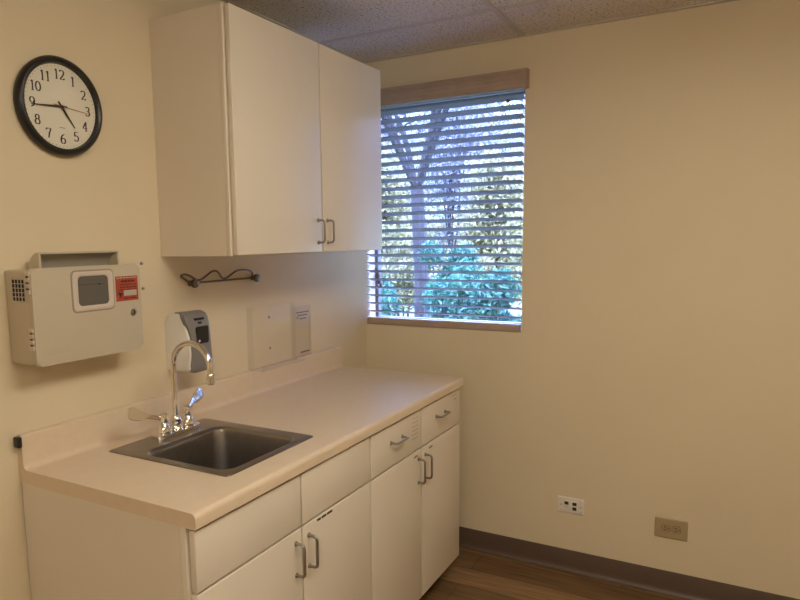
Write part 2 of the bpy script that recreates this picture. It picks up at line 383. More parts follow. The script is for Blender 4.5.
# ------------------------------------------------------------------ base cabinets
def base_cabinet(label, y0, y1, ys, drawers, near_end):
    t_ = thing('base_cabinet', label, 'base cabinet', (.3, (y0+y1)/2, 0))
    b = MB(); z0, z1, xf = .102, .8755, .586; T = .016
    b.box(.004, xf, y0, y0+T, z0, z1).box(.004, xf, y1-T, y1, z0, z1).box(.004, xf, y0+T, y1-T, z0, z0+T).box(.004, .012, y0+T, y1-T, z0+T, z1)
    b.build('body', M_cab, t_, smooth=False)
    b = MB(); x0, x1 = xf, .606
    b.box(x0, x1, y0, y0+.035, z0, z1, .001).box(x0, x1, y1-.035, y1, z0, z1, .001)
    b.box(x0, x1, y0+.035, y1-.035, z1-.03, z1, .001).box(x0, x1, y0+.035, y1-.035, .69, .74, .001).box(x0, x1, y0+.035, y1-.035, z0, z0+.03, .001)
    b.box(x0, x1, ys-.03, ys+.03, z0+.03, .69, .001)
    b.build('face_frame', M_cab, t_)
    MB().box(.03, .55, y0+.004, y1-.004, 0, .1015).build('toe_kick', M_base, t_)
    g_ = .0035; X0, X1_ = .6095, .628
    e0 = y0 + (.006 if near_end else .003); e1 = y1 - .003
    for k, (a, c) in enumerate(((e0, ys-g_), (ys+g_, e1))):
        d = MB().box(X0, X1_, a, c, .719, .868, .0018).build('drawer_front', M_cab, t_)
        if drawers:
            hc = ((-.905), (-.505))[k]
            bar_handle(MB(), (X1_, hc-.045, .805), (X1_, hc+.045, .805), (.027, 0, 0), .004).build('handle', M_nickel, d)['label'] = 'chrome bar handle'
            if k == 0:
                lm = MB()
                for i in range(6): lm.box(X1_, X1_+.0006, -.775, -.725, .848-.0155*i-.002, .848-.0155*i)
                lm.build('label_strip', M_grime, d)
            else:
                lm = MB(); lm.box(X1_, X1_+.0006, -.385, -.325, .851, .853).box(X1_, X1_+.0006, -.36, -.335, .832, .836)
                lm.build('label_strip', M_grime, d)
        d = MB().box(X0, X1_, a, c, .103, .7125, .0018).build('door', M_cab, t_)
        hy = ys - .032 if k == 0 else ys + .032
        bar_handle(MB(), (X1_, hy, .585), (X1_, hy, .678), (.028, 0, 0), .0045).build('handle', M_nickel, d)['label'] = 'satin metal bar handle'
        if drawers:
            yy = (-.745, -.605)[k]
            MB().box(X1_, X1_+.0008, yy-.016, yy+.016, .691, .698).build('name_tag', M_dknick, d)
        elif k == 1:
            lm = MB(); u = -1.425
            for ln in (4, 5, 6):                     # three short words of tiny capitals, too small to read
                for i in range(ln):
                    lm.box(X1_, X1_+.0006, u, u+.0042, .7005, .7075); u += .0050
                u += .0045
            lm.build('lettering', M_ink, d)['label'] = 'line of tiny black lettering'
    return t_
base_cabinet('off-white cabinet under the sink with two blank drawer fronts', -1.925, -1.1005, -1.5015, False, True)
base_cabinet('off-white cabinet at the window end of the counter with two handled drawers', -1.0985, -.287, -.690, True, False)

# ------------------------------------------------------------------ countertop with backsplash, hole for the sink
H, CT = .914, .038; CY0, CY1, CX = -1.927, -.277, .640
ct = MB(); bm = ct.bm
hx0, hx1, hy0, hy1 = .185, .53, -1.695, -1.325
top = [(.0, H), (hx0, H), (hx1, H), (CX-.014, H)] + [(CX-.014 + .014*math.sin(a), H-.014 + .014*math.cos(a)) for a in [PI/2*k/6 for k in range(1, 7)]]
bot = [(CX, H-CT+.003), (CX-.003, H-CT), (hx1, H-CT), (hx0, H-CT), (.0, H-CT)]
prof = top + bot; st = [CY0, hy0, hy1, CY1]
rows = [[bm.verts.new((x, y, z)) for x, z in prof] for y in st]
n = len(prof); itop = 1; ibot = n-3
for j in range(3):
    for k in range(n):
        if j == 1 and k in (itop, ibot): continue
        bm.faces.new((rows[j][k], rows[j][(k+1) % n], rows[j+1][(k+1) % n], rows[j+1][k]))
bm.faces.new(rows[0][::-1]); bm.faces.new(rows[-1])
for kk in ((itop, ibot+1), (itop+1, ibot)):
    bm.faces.new((rows[1][kk[0]], rows[2][kk[0]], rows[2][kk[1]], rows[1][kk[1]]))
for j in (1, 2): bm.faces.new((rows[j][itop], rows[j][itop+1], rows[j][ibot], rows[j][ibot+1]))
cto = ct.build('countertop', M_counter)
tag(cto, 'beige speckled laminate countertop with rounded front edge on the base cabinets', 'countertop')
r = .012
sp = [(0, H), (.036, H)] + [(.036 - .016*math.sin(a), H+.016 - .016*math.cos(a)) for a in [PI/2*k/5 for k in range(1, 6)]]
sp += [(.02-.007+.007*math.cos(a), 1.003+.007*math.sin(a)) for a in [PI/2*k/5 for k in range(0, 6)]] + [(.004, 1.01), (0, 1.008)]
MB().prism(sp, lambda d, z, u: LW(u, z, d), CY0, CY1).build('backsplash', M_counter, cto)

# ------------------------------------------------------------------ sink
sk = MB(); bm = sk.bm
def ring(x0, x1, y0, y1, rad, z, n=6):
    return [bm.verts.new((u, v, z)) for u, v in rrect(x0, x1, y0, y1, rad, n)]
bx0, bx1, by0, by1 = .208, .516, -1.678, -1.362
L = [ring(.092, .548, -1.713, -1.307, .012, H+.0003), ring(.094, .546, -1.711, -1.309, .012, H+.003),
     ring(.100, .540, -1.705, -1.315, .014, H+.0045),
     ring(bx0-.008, bx1+.008, by0-.008, by1+.008, .045, H+.0035), ring(bx0, bx1, by0, by1, .042, H-.004),
     ring(bx0+.002, bx1-.002, by0+.002, by1-.002, .042, H-.012), ring(bx0+.008, bx1-.008, by0+.008, by1-.008, .042, H-.12),
     ring(bx0+.014, bx1-.014, by0+.014, by1-.014, .042, H-.145), ring(bx0+.035, bx1-.035, by0+.035, by1-.035, .04, H-.156),
     ring(.36-.05, .36+.05, -1.52-.05, -1.52+.05, .0499, H-.159)]
for A, B in zip(L, L[1:]):
    m_ = len(A)
    for k in range(m_): bm.faces.new((A[k], A[(k+1) % m_], B[(k+1) % m_], B[k]))
bm.faces.new(L[-1])
snk = sk.build('sink', M_steel); tag(snk, 'stainless steel single-bowl sink set into the beige countertop', 'sink')
MB().lathe((.36, -1.52, H-.1585), (0, 0, 1), [(0, .042), (.003, .043), (.004, .038), (.001, .03), (.001, .004)]).build('drain', M_chrome, snk)

# ------------------------------------------------------------------ faucet
fx, fy, fz = .142, -1.486, H+.0047
fa = thing('faucet', 'chrome gooseneck faucet with two wing handles behind the sink bowl', 'faucet', (fx, fy, fz))
MB().prism(rrect(fx-.027, fx+.027, fy-.094, fy+.094, .026), lambda u, v, d: Vector((u, v, d)), fz, fz+.012).build('base_plate', M_chrome, fa)
s_ = MB(); R = .077
pts = [(fx, fy, fz+.012), (fx, fy, 1.05), (fx, fy, 1.13)]
for k in range(1, 19):
    a = PI*k/18*1.03; pts.append((fx + R - R*math.cos(a), fy, 1.133 + R*math.sin(a)))
px_, pz_ = pts[-1][0], pts[-1][2]; pts.append((px_-.0005, fy, pz_-.01))
s_.tube(pts, .0094, 16)
s_.build('spout', M_chrome, fa)
MB().lathe((px_-.0006, fy, pz_-.004), (-.03, 0, -1), [(0, .0095), (.004, .012), (.012, .012), (.013, .0135), (.03, .0135), (.033, .011), (.034, .007)]).build('aerator', M_chrome, fa)
MB().lathe((fx, fy, fz+.012), (0, 0, 1), [(0, .019), (.006, .02), (.012, .0165), (.022, .016), (.026, .018), (.034, .018), (.04, .0135), (.046, .0125)]).build('spout_collar', M_chrome, fa)
SECT = [(1, 0), (.93, .8), (.6, 1), (-.6, 1), (-.93, .8), (-1, 0), (-.93, -.8), (-.6, -1), (.6, -1), (.93, -.8)]
for sy, dr, upv in ((-1, Vector((-.012, -.130, .048)), .0), (1, Vector((-.042, .115, .036)), .0)):
    hy = fy + sy*.051
    h = MB().lathe((fx, hy, fz+.012), (0, 0, 1), [(0, .023), (.008, .0235), (.02, .02), (.03, .014), (.034, .0125), (.036, .014), (.052, .0145), (.06, .013), (.063, .008)]).build('handle', M_chrome, fa)
    dr = dr.normalized(); o = Vector((fx, hy, fz+.058)); side = dr.cross(Vector((1, 0, .25))).normalized()
    nrm = dr.cross(side)
    Lb = .131; bl_ = MB()
    stn = [(0, .007, .006), (.18, .007, .005), (.42, .007, .004), (.52, .011, .003), (.62, .0165, .0025), (.75, .0185, .0025), (.9, .019, .0025), (.97, .016, .0022), (1.0, .010, .002)]
    rows = []
    for q, wd, th in stn:
        bend = .010*math.sin(min(q, .6)/.6*PI/2) - .012*max(0, q-.45)
        c = o + dr*(q*Lb) + nrm*bend
        rows.append([bl_.bm.verts.new(c + side*(wd*ca) + nrm*(th*sa)) for ca, sa in SECT])
    for A, B in zip(rows, rows[1:]):
        for k in range(10): bl_.bm.faces.new((A[k], A[(k+1) % 10], B[(k+1) % 10], B[k]))
    bl_.bm.faces.new(rows[0][::-1]); bl_.bm.faces.new(rows[-1])
    bl_.build('blade', M_chrome, h)

# ------------------------------------------------------------------ wall clock
ky, kz, KR = -1.730, 1.8925, .134
ck = thing('wall_clock', 'round black-rimmed wall clock with Arabic numerals above the sharps container', 'clock', (0, ky, kz))
MB().lathe((0, ky, kz), (1, 0, 0), [(0, KR-.003), (.008, KR-.001), (.016, KR), (.023, KR-.003), (.027, KR-.008), (.0275, KR-.013), (.025, KR-.018), (.019, KR-.0205), (.012, KR-.0205), (.0121, .05)], 72).build('rim', M_black, ck)
MB().lathe((0, ky, kz), (1, 0, 0), [(.0125, .1128), (.0138, .1128)], 64).build('dial', M_dial, ck)
def arc(cx, cy, rx, ry, a0, a1, n=14):
    return [(cx + rx*math.cos(math.radians(a0+(a1-a0)*k/n)), cy + ry*math.sin(math.radians(a0+(a1-a0)*k/n))) for k in range(n+1)]
GL = {'0': [arc(.3, .5, .23, .46, 90, 450, 24)], '1': [[(.3, 1), (.3, .0)], [(.15, .86), (.3, .98)], [(.17, .02), (.43, .02)]],
      '2': [arc(.3, .73, .22, .24, 165, -15, 14) + [(.45, .5), (.28, .26), (.1, .04)], [(.1, .045), (.3, .05), (.52, .05), (.54, .2)]],
      '3': [arc(.28, .75, .2, .22, 150, -90, 14) + arc(.28, .27, .24, .25, 90, -150, 16)],
      '4': [[(.4, 1), (.4, 0)], [(.4, .98), (.05, .3), (.56, .3)], [(.28, .02), (.52, .02)]],
      '5': [[(.5, .95), (.16, .95), (.12, .52)], arc(.29, .3, .23, .29, 140, -150, 16)],
      '6': [arc(.31, .3, .22, .28, 0, 360, 22), arc(.5, .35, .42, .62, 95, 185, 10)],
      '7': [[(.07, .8), (.08, .95), (.54, .95), (.36, .5), (.26, 0)]],
      '8': [arc(.3, .74, .18, .22, 0, 360, 20), arc(.3, .27, .23, .26, 0, 360, 20)],
      '9': [arc(.29, .7, .22, .28, 0, 360, 22), arc(.1, .65, .42, .62, 275, 365, 10)]}
def glyphs(m_, txt, cu, cv, h, fn, d0, d1):
    W = 1.12; adv = (.56*h if len(txt) > 1 else .6*h)*W; u0 = cu - adv*len(txt)/2
    for i, ch in enumerate(txt):
        for st_ in GL[ch]:
            # resample polyline
            pts = []
            for a, b in zip(st_, st_[1:]):
                for k in range(3): pts.append((a[0]+(b[0]-a[0])*k/3, a[1]+(b[1]-a[1])*k/3))
            pts.append(st_[-1]); wd = []
            for k in range(len(pts)):
                a = pts[max(k-1, 0)]; b = pts[min(k+1, len(pts)-1)]; l = math.hypot(b[0]-a[0], b[1]-a[1]) or 1
                wd.append((.06 + .105*abs(b[1]-a[1])/l**1)*h)
            m_.ribbon([(u0 + i*adv + p[0]*h*W, cv + (p[1]-.5)*h) for p in pts], wd, fn, d0, d1)
for hnum in range(1, 13):
    num = MB(); a = math.radians(30*hnum); rr = .0865
    glyphs(num, str(hnum), ky + rr*math.sin(a), kz + rr*math.cos(a), .0262, LW, .0136, .0142)
    num.build('numeral', M_ink, ck, smooth=False)
tk = MB()
for k in range(60):
    a = 2*PI*k/60
    u, v = ky + .1075*math.sin(a), kz + .1075*math.cos(a)
    tk.prism([(u + .0011*math.cos(q), v + .0011*math.sin(q)) for q in [PI/3*i for i in range(6)]], LW, .0136, .0141)
tk.build('minute_marks', M_ink, ck, smooth=False)
MB().box(.0136, .0141, ky-.009, ky+.009, kz-.0575, kz-.0555).build('dial_print', mat('faded_print', (.35, .25, .17), .6), ck)
def hand(name, ang, tip, tail, w0, w1, d, m_):
    s, c = math.sin(ang), math.cos(ang); f = lambda l, k: (ky + l*s + k*c, kz + l*c - k*s)
    MB().prism([f(-tail, w0*.7), f(-tail, -w0*.7), f(tip*.2, -w0), f(tip, -w1), f(tip, w1), f(tip*.2, w0)], LW, d, d+.0008).build(name, m_, ck, smooth=False)
hand('hour_hand', math.radians(144), .066, .016, .0034, .0012, .0165, M_ink)
hand('minute_hand', math.radians(266), .094, .016, .0028, .001, .0185, M_ink)
hand('second_hand', math.radians(95.5), .088, .028, .0009, .0006, .0205, M_red)
MB().lathe((.0135, ky, kz), (1, 0, 0), [(0, .004), (.008, .004), (.0085, .002)], 16).build('hand_pin', M_black, ck)
hand_glass = MB().lathe((0, ky, kz), (1, 0, 0), [(.0295, KR-.0165), (.0305, KR-.0165)], 64).build('crystal', clear('clock_crystal', (.98, .98, .97), .02, .06), ck)

# ------------------------------------------------------------------ sharps container cabinet
sy0, sy1, sz0, sz1, sd = -1.925, -1.573, 1.203, 1.455, .112
sc_ = thing('sharps_container', 'beige sharps disposal box with orange-red warning label mounted on the wall', 'sharps container', (0, (sy0+sy1)/2, sz0))
# wall-side housing
MB().box(0, .098, sy0, sy1-.004, sz0, sz1-.004, .006).build('body', M_beige, sc_)
fc = MB().prism(rrect(sy0-.0, sy1, sz0-.002, sz1, .012), LW, .0985, .112)
bmesh.ops.bevel(fc.bm, geom=[e for e in fc.bm.edges if abs(e.verts[0].co.x-.112) < 1e-6 and abs(e.verts[1].co.x-.112) < 1e-6], offset=.006, segments=3, profile=.5, affect='EDGES')
fco = fc.build('front_cover', M_beige, sc_)
wf = MB()
wy0, wy1, wz0, wz1 = -1.807, -1.674, 1.333, 1.441
wf_o = rrect(wy0, wy1, wz0, wz1, .012); wf_i = rrect(wy0+.017, wy1-.016, wz0+.014, wz1-.013, .012)
fm = wf.bm
ro = [[fm.verts.new(LW(u, v, d)) for u, v in P] for P, d in ((wf_o, .1118), (wf_o, .1145), (rrect(wy0+.002, wy1-.002, wz0+.002, wz1-.002, .011), .1155), (rrect(wy0+.014, wy1-.013, wz0+.011, wz1-.010, .012), .1155), (wf_i, .1135), (wf_i, .1118))]
for A, B in zip(ro, ro[1:]+ro[:1]):
    for k in range(len(A)): fm.faces.new((A[k], A[(k+1) % len(A)], B[(k+1) % len(A)], B[k]))
wfo = wf.build('window_frame', M_pinkish, fco); wfo['label'] = 'pale rounded window frame'
MB().prism(rrect(wy0+.0172, wy1-.0162, wz0+.0142, wz1-.0132, .0118), LW, .1119, .1128).build('viewing_window', M_smoke, fco)
ob = MB().prism(rrect(wy0-.004, wy1+.004, wz0-.004, wz1+.004, .014), LW, .1119, .1123); ob.build('frame_seam', M_beiged, fco)
MB().box(.1127, .1132, wy0+.021, wy1-.03, 1.4045, 1.4055).box(.1127, .1132, -1.722, -1.716, 1.4015, 1.4055).build('liner_edge', M_dark, fco)
# warning label
ly0, ly1, lz0, lz1 = -1.664, -1.583, 1.349, 1.421
MB().box(.1119, .1124, ly0, ly1, lz0, lz1).build('warning_label', M_label, fco)
rd = random.Random(3); tx = MB()
def words(m_, u0, u1, v, h, d0, d1, rr=rd, wmin=.004, wmax=.011, gap=.0022):
    u = u0
    while u < u1 - wmin:
        wd = min(rr.uniform(wmin, wmax), u1-u); m_.box(d0, d1, u, u+wd, v, v+h); u += wd + gap
words(tx, ly0+.020, ly1-.012, lz1-.0175, .0055, .1124, .1127, wmin=.008, wmax=.014)
for i, z in enumerate((.026, .0335, .041)): words(tx, ly0+.016, ly1-.008, lz1-z, .003, .1124, .1127)
for k in range(3):
    a = PI/2 + 2*PI*k/3; cu, cv = ly0+.0165 + .0048*math.cos(a), lz0+.019 + .0048*math.sin(a)
    tx.ribbon(arc(cu, cv, .0055, .0055, math.degrees(a)+50 - 360, math.degrees(a)-50, 16), [.0022]*17, LW, .1124, .1127)
tx.ribbon(arc(ly0+.0165, lz0+.019, .004, .004, 0, 360, 14), [.0013]*15, LW, .1124, .1127)
words(tx, ly0+.026, ly1-.006, lz0+.006, .003, .1124, .1127)
tx.build('label_print', mat('dark_red_print', (.10, .012, .008), .6), fco, smooth=False)
MB().box(.1124, .1127, ly0+.028, ly1-.006, lz0+.0145, lz0+.031).build('label_panel', M_labw, fco)
pt = MB(); words(pt, ly0+.004, ly1-.004, lz1-.006, .003, .1124, .1127)
pt.build('label_heading', M_labw, fco, smooth=False)
MB().lathe((.1115, -1.605, 1.313), (1, 0, 0), [(0, .0105), (.003, .0105), (.005, .009), (.0052, .006), (.004, .005)], 24).build('lock', M_nickel, fco)
MB().box(.1156, .1168, -1.6065, -1.6035, 1.308, 1.318).build('key_slot', M_dark, fco)
et = MB()
for z in (1.236, 1.229): words(et, sy0+.016, sy0+.105, z, .0035, .1119, .1122, wmin=.01, wmax=.025)
et.build('raised_lettering', mat('beige_raised_print', (.50, .42, .30), .5), fco, smooth=False)
# hinges on the near edge, as small moulded tabs
for z in (1.39, 1.245):
    hg = MB()
    for i in range(4): hg.box(.088, .107, sy0-.004, sy0+.004, z+.0155*i, z+.0155*i+.011, .0025)
    hgo = hg.build('hinge', M_pinkish, sc_)
    hk = MB()
    for i in range(3): hk.box(.094, .101, sy0-.0030, sy0+.002, z+.0155*i+.0108, z+.0155*i+.0157)
    hk.build('hinge_gap_shade', M_gap_shade, hgo)  # dark boxes between the tabs, painted shade of the gaps
# ventilation grille on the near side
MB().box(.032, .084, sy0-.0006, sy0+.001, 1.372, 1.428).build('vent_opening', M_dark, sc_)
vg = MB()
for i in range(5): vg.box(.0315+.01325*i-.0009, .0315+.01325*i+.0009, sy0-.002, sy0+.0005, 1.370, 1.430)
for i in range(6): vg.box(.030, .0855, sy0-.002, sy0+.0005, 1.371+.0114*i-.0009, 1.371+.0114*i+.0009)
vg.build('vent_grille', M_pinkish, sc_)
# tilt hopper on top
hp = MB(); hy0, hy1, hr, hb = -1.862, -1.606, .046, 1.449
q = [PI/2 + PI/2*k/10 for k in range(11)]
outr = [(.062 + hr*math.cos(a), hb + hr*math.sin(a)) for a in q]; inr = [(.062 + (hr-.004)*math.cos(a), hb + (hr-.004)*math.sin(a)) for a in q]
hp.prism(outr + inr[::-1], lambda x, z, y: Vector((x, y, z)), hy0, hy1)
fin = outr + [(.062, hb)]
hp.prism(fin, lambda x, z, y: Vector((x, y, z)), hy0-.003, hy0+.003); hp.prism(fin, lambda x, z, y: Vector((x, y, z)), hy1-.003, hy1+.003)
hpo = hp.build('hopper', M_beige, sc_)
shade_arc = [(.062 + (hr-.0055)*math.cos(a), hb + (hr-.0055)*math.sin(a)) for a in q]
MB().prism([(x+.0012*0, z) for x, z in inr] + shade_arc[::-1], lambda x, z, y: Vector((x, y, z)), hy0+.004, hy1-.004).build('hopper_shade', M_beiged, hpo)  # darker inner skin paints in the shadow under the hood
for z, yy in ((1.451, -1.4645), (1.371, -1.464)):
    s1 = MB().lathe((0, yy, z), (1, 0, 0), [(0, .0048), (.003, .005), (.007, .0035), (.0085, .001)], 12).build('screw', M_nickel)
    tag(s1, 'small bare screw in the wall right of the sharps box, ' + ('upper of two' if z > 1.4 else 'lower of two'), 'screw', 'bare wall screws')

# ------------------------------------------------------------------ coat rack
cr = thing('hook_rail', 'dark metal wavy wire hook rail on the wall under the cabinet', 'hook rail', (0, -1.09, 1.37))
for yy in (-1.252, -.910):
    MB().lathe((0, yy, 1.374), (1, 0, 0), [(0, .0105), (.004, .0105), (.006, .007), (.016, .007), (.018, .0145), (.021, .016), (.027, .0165), (.031, .0145), (.033, .006)], 20).build('end_knob', M_iron, cr)
MB().tube([(.012, -1.250, 1.375), (.012, -.912, 1.375)], .0038, 10).build('rod', M_iron, cr)
wp = [(0.01, -1.24, 1.372), (0.01, -1.262, 1.376), (0.012, -1.29, 1.392), (0.016, -1.308, 1.4), (0.02, -1.312, 1.405), (0.026, -1.3, 1.409), (0.028, -1.276, 1.402), (0.026, -1.246, 1.386), (0.026, -1.225, 1.384), (0.03, -1.2, 1.397), (0.036, -1.178, 1.413), (0.036, -1.152, 1.414), (0.03, -1.13, 1.4), (0.024, -1.112, 1.384), (0.024, -1.09, 1.382), (0.03, -1.066, 1.396), (0.036, -1.044, 1.409), (0.038, -1.016, 1.411), (0.036, -0.98, 1.408), (0.03, -0.948, 1.402), (0.022, -0.93, 1.388), (0.012, -0.922, 1.376)]
def smooth(P, it=2):
    P = [Vector(p) for p in P]
    for _ in range(it):
        Q = [P[0]]
        for a, b in zip(P, P[1:]): Q += [a.lerp(b, .25), a.lerp(b, .75)]
        P = Q + [P[-1]]
    return P
MB().tube(smooth(wp), .0037, 10).build('wavy_wire', M_iron, cr)

# ------------------------------------------------------------------ soap dispenser
sdp = thing('soap_dispenser', 'white and grey touchless soap dispenser on the wall behind the faucet', 'soap dispenser', (0, -1.313, 1.082))
b = MB(); P = [(x, z if z < 1.2 else 1.2+(z-1.2)*.89) for x, z in ((0, 1.086), (.092, 1.088), (.104, 1.098), (.108, 1.15), (.104, 1.21), (.092, 1.262), (.080, 1.282), (.064, 1.291), (.03, 1.290), (.012, 1.283), (0, 1.262))]
b.prism(P, lambda x, z, y: Vector((x, y, z)), -1.378, -1.276)
bmesh.ops.bevel(b.bm, geom=[e for e in b.bm.edges if abs(e.verts[0].co.y-e.verts[1].co.y) < 1e-6 and max(e.verts[0].co.x, e.verts[1].co.x) > .001], offset=.009, segments=3, profile=.5, affect='EDGES')
b.build('body', M_white, sdp)
# grey front panel: concave left edge, follows the front curve
fp = MB(); cols = []
zs = [1.084, 1.094, 1.11, 1.13, 1.15, 1.17, 1.19, 1.21, 1.23, 1.24, 1.25, 1.258, 1.265, 1.272, 1.278, 1.283, 1.288, 1.2945, 1.296]
def fxz(z):
    tb = [(1.08, .100), (1.095, .109), (1.13, .112), (1.17, .112), (1.21, .110), (1.25, .104), (1.275, .096), (1.288, .086), (1.296, .070)]
    for (a, xa), (c, xc) in zip(tb, tb[1:]):
        if a <= z <= c: return xa + (xc-xa)*(z-a)/(c-a)
    return tb[-1][1]
def lft(z):
    tb = [(1.08, -1.372), (1.089, -1.376), (1.132, -1.370), (1.191, -1.369), (1.241, -1.375), (1.25, -1.3775), (1.262, -1.380), (1.272, -1.3815), (1.279, -1.3805), (1.288, -1.375), (1.30, -1.366)]
    for (a, ya), (c, yc) in zip(tb, tb[1:]):
        if a <= z <= c: return ya + (yc-ya)*(z-a)/(c-a)
rowsA, rowsB = [], []
for z in zs:
    xf = fxz(z); l = lft(z); rgt = -1.273 - .006*math.sin(PI*min(1, max(0, (z-1.10)/.19))); e = {1.084: .016, 1.094: .006, 1.296: .004, 1.2945: .001}.get(z, 0)
    ys = [l+e, l+e+.008] + [l + (rgt-l)*k/6 for k in range(1, 6)] + [rgt-e-.006, rgt-e]
    z = z if z < 1.2 else 1.2+(z-1.2)*.89
    rowsA.append([fp.bm.verts.new((xf - (.0035 if i in (0, len(ys)-1) else 0) + .004, y, z)) for i, y in enumerate(ys)])
    rowsB.append([fp.bm.verts.new((xf-.018, y, z)) for y in ys])
for rows in (rowsA, rowsB):
    for A, B in zip(rows, rows[1:]):
        for k in range(len(A)-1): fp.bm.faces.new((A[k], A[k+1], B[k+1], B[k]))
for k in (0, -1):
    for i in range(len(zs)-1): fp.bm.faces.new((rowsA[i][k], rowsA[i+1][k], rowsB[i+1][k], rowsB[i][k]))
    for i in range(len(rowsA[0])-1): fp.bm.faces.new((rowsA[k][i], rowsA[k][i+1], rowsB[k][i+1], rowsB[k][i]))
fpo = fp.build('front_panel', M_grey, sdp); fpo['label'] = 'grey curved front panel'
MB().prism(rrect(-1.350, -1.294, 1.180, 1.238, .008), LW, .112, .1168).build('sensor_window', M_black, fpo)
MB().prism(rrect(-1.343, -1.335, 1.186, 1.193, .003), LW, .1168, .1173).build('indicator_light', M_white, fpo)
tx = MB(); u = -1.345
for i in range(7): tx.box(.100, .1068, u, u+.0048, 1.258, 1.265); u += .0064
tx.box(.105, .1105, -1.331, -1.318, 1.246, 1.2525)
tx.build('lettering', M_ink, fpo, smooth=False)
MB().box(.030, .064, -1.36, -1.325, 1.2785, 1.2835, .001).build('top_latch', M_grey, sdp)

# ------------------------------------------------------------------ acrylic holders on the wall over the backsplash
gh = thing('glove_box_holder', 'clear acrylic box holder screwed to the wall above the backsplash', 'holder', (0, -.805, 1.0105))
gy0, gy1, gz0, gz1 = -.955, -.664, 1.0105, 1.262; th = .003
MB().box(0, th, gy0, gy1, gz0, gz1, .0008).build('back_plate', M_acry, gh)
MB().box(th, .075, gy0, gy1, gz0, gz0+th, .0008).box(.072, .075, gy0, gy1, gz0+th, gz0+.022, .0008).build('tray', M_acry, gh)
for ya in (gy0, gy1-th): MB().box(th, .03, ya, ya+th, gz0+th, gz1-.004, .0008).build('side_lip', M_acry, gh)
for z in (1.208, 1.080):
    MB().lathe((th, -.812, z), (1, 0, 0), [(0, .0055), (.002, .0055), (.0035, .003)], 12).build('screw', M_nickel, gh)
bh = thing('brochure_holder', 'narrow clear acrylic leaflet pocket with small printing beside the box holder', 'holder', (0, -.577, 1.0105))
ny0, ny1 = -.658, -.533
b = MB().box(0, .0025, ny0, ny1, 1.0105, 1.246, .0006); b.build('back_plate', M_acry, bh)
b = MB().box(.018, .0205, ny0, ny1, 1.0105, 1.235, .0006).box(.0025, .018, ny0, ny0+.0025, 1.0105, 1.235).box(.0025, .018, ny1-.0025, ny1, 1.0105, 1.235).box(.0025, .018, ny0+.0025, ny1-.0025, 1.0105, 1.0135)
b.build('pocket', M_acry, bh)
tx = MB(); rd2 = random.Random(5)
for i, (z, a, c) in enumerate(((1.206, -.645, -.55), (1.193, -.635, -.565), (1.184, -.645, -.62), (1.178, -.62, -.57))): words(tx, a, c, z, .0045, .0205, .0208, rd2, .008, .02, .003)
tx.box(.0205, .0208, -.547, -.5455, 1.05, 1.186).box(.0205, .0208, -.62, -.55, 1.03, 1.036)
tx.build('lettering', mat('grey_print', (.12, .11, .11), .6), bh, smooth=False)

# ------------------------------------------------------------------ black bumper at the backsplash end
bp = MB().box(.002, .026, -1.940, -1.9273, .977, 1.007, .004).build('rubber_bumper', M_black)
tag(bp, 'small black rubber block stuck on the near end of the backsplash', 'bumper')

# ------------------------------------------------------------------ outlet plates on the back wall
def plate(m_, u0, u1, v0, v1, d=.006):
    P = rrect(u0, u1, v0, v1, .004, 3); Q = rrect(u0+.003, u1-.003, v0+.003, v1-.003, .003, 3)
    fm = m_.bm; A = [fm.verts.new(BW(u, v, 0)) for u, v in P]; B = [fm.verts.new(BW(u, v, d-.0025)) for u, v in P]; C_ = [fm.verts.new(BW(u, v, d)) for u, v in Q]
    for a, b in ((A, B), (B, C_)):
        for k in range(len(a)): fm.faces.new((a[k], a[(k+1) % len(a)], b[(k+1) % len(a)], b[k]))
    fm.faces.new(A[::-1]); fm.faces.new(C_); return m_
dp = thing('data_outlet', 'white network jack plate low on the wall nearer the cabinet', 'data outlet', (1.049, 0, .276))
plate(MB(), .992, 1.106, .276, .348).build('cover_plate', M_pltw, dp)
MB().box(1.018, 1.08, -.0075, -.0055, .288, .336, .001).build('jack_insert', M_pltw, dp)
for u, v in ((1.031, .3225), (1.066, .3225), (1.066, .3005)):
    MB().box(u-.009, u+.009, -.0082, -.0072, v-.0075, v+.007).build('jack', M_dark, dp)
MB().box(1.023, 1.040, -.0082, -.0072, .306, .3085).build('blank_insert', M_grime, dp)
for u in (1.0075, 1.0925):
    MB().lathe((u, -.0058, .312), (0, -1, 0), [(0, .0035), (.0012, .0035), (.002, .002)], 10).build('screw', M_nickel, dp)
    MB().box(u-.003, u+.004, -.0066, -.0058, .2865, .2895).build('label_mark', M_grime, dp)
po = thing('power_outlet', 'larger tan duplex power outlet low on the wall above the baseboard', 'power outlet', (1.46, 0, .247))
plate(MB(), 1.397, 1.523, .247, .332).build('cover_plate', M_ivory, po)
for u in (1.440, 1.480):
    MB().prism([(u+.0182*math.cos(a), .2895 + max(-.016, min(.016, .0192*math.sin(a)))) for a in [2*PI*k/28 for k in range(28)]], BW, .0055, .0062).build('receptacle_seam', mat('dark_seam', (.12, .085, .045), .6), po)
    rc = MB().prism([(u+.0165*math.cos(a)*1.0, .2895 + max(-.0145, min(.0145, .0175*math.sin(a)))) for a in [2*PI*k/28 for k in range(28)]], BW, .0055, .0078)
    rco = rc.build('receptacle', mat('tan_receptacle', (.36, .27, .14), .4), po)
    sn = MB().box(u-.007, u+.003, -.0084, -.0076, .2945, .2973).box(u-.007, u+.003, -.0084, -.0076, .2817, .2845)
    sn.prism([(u+.0095+.0026*math.cos(a), .2895+.0026*math.sin(a)) for a in [2*PI*k/10 for k in range(10)]], BW, .0076, .0084)
    sn.build('slot', M_dark, rco)
MB().lathe((1.46, -.0058, .2895), (0, -1, 0), [(0, .003), (.0012, .003), (.0018, .0015)], 10).build('screw', M_nickel, po)

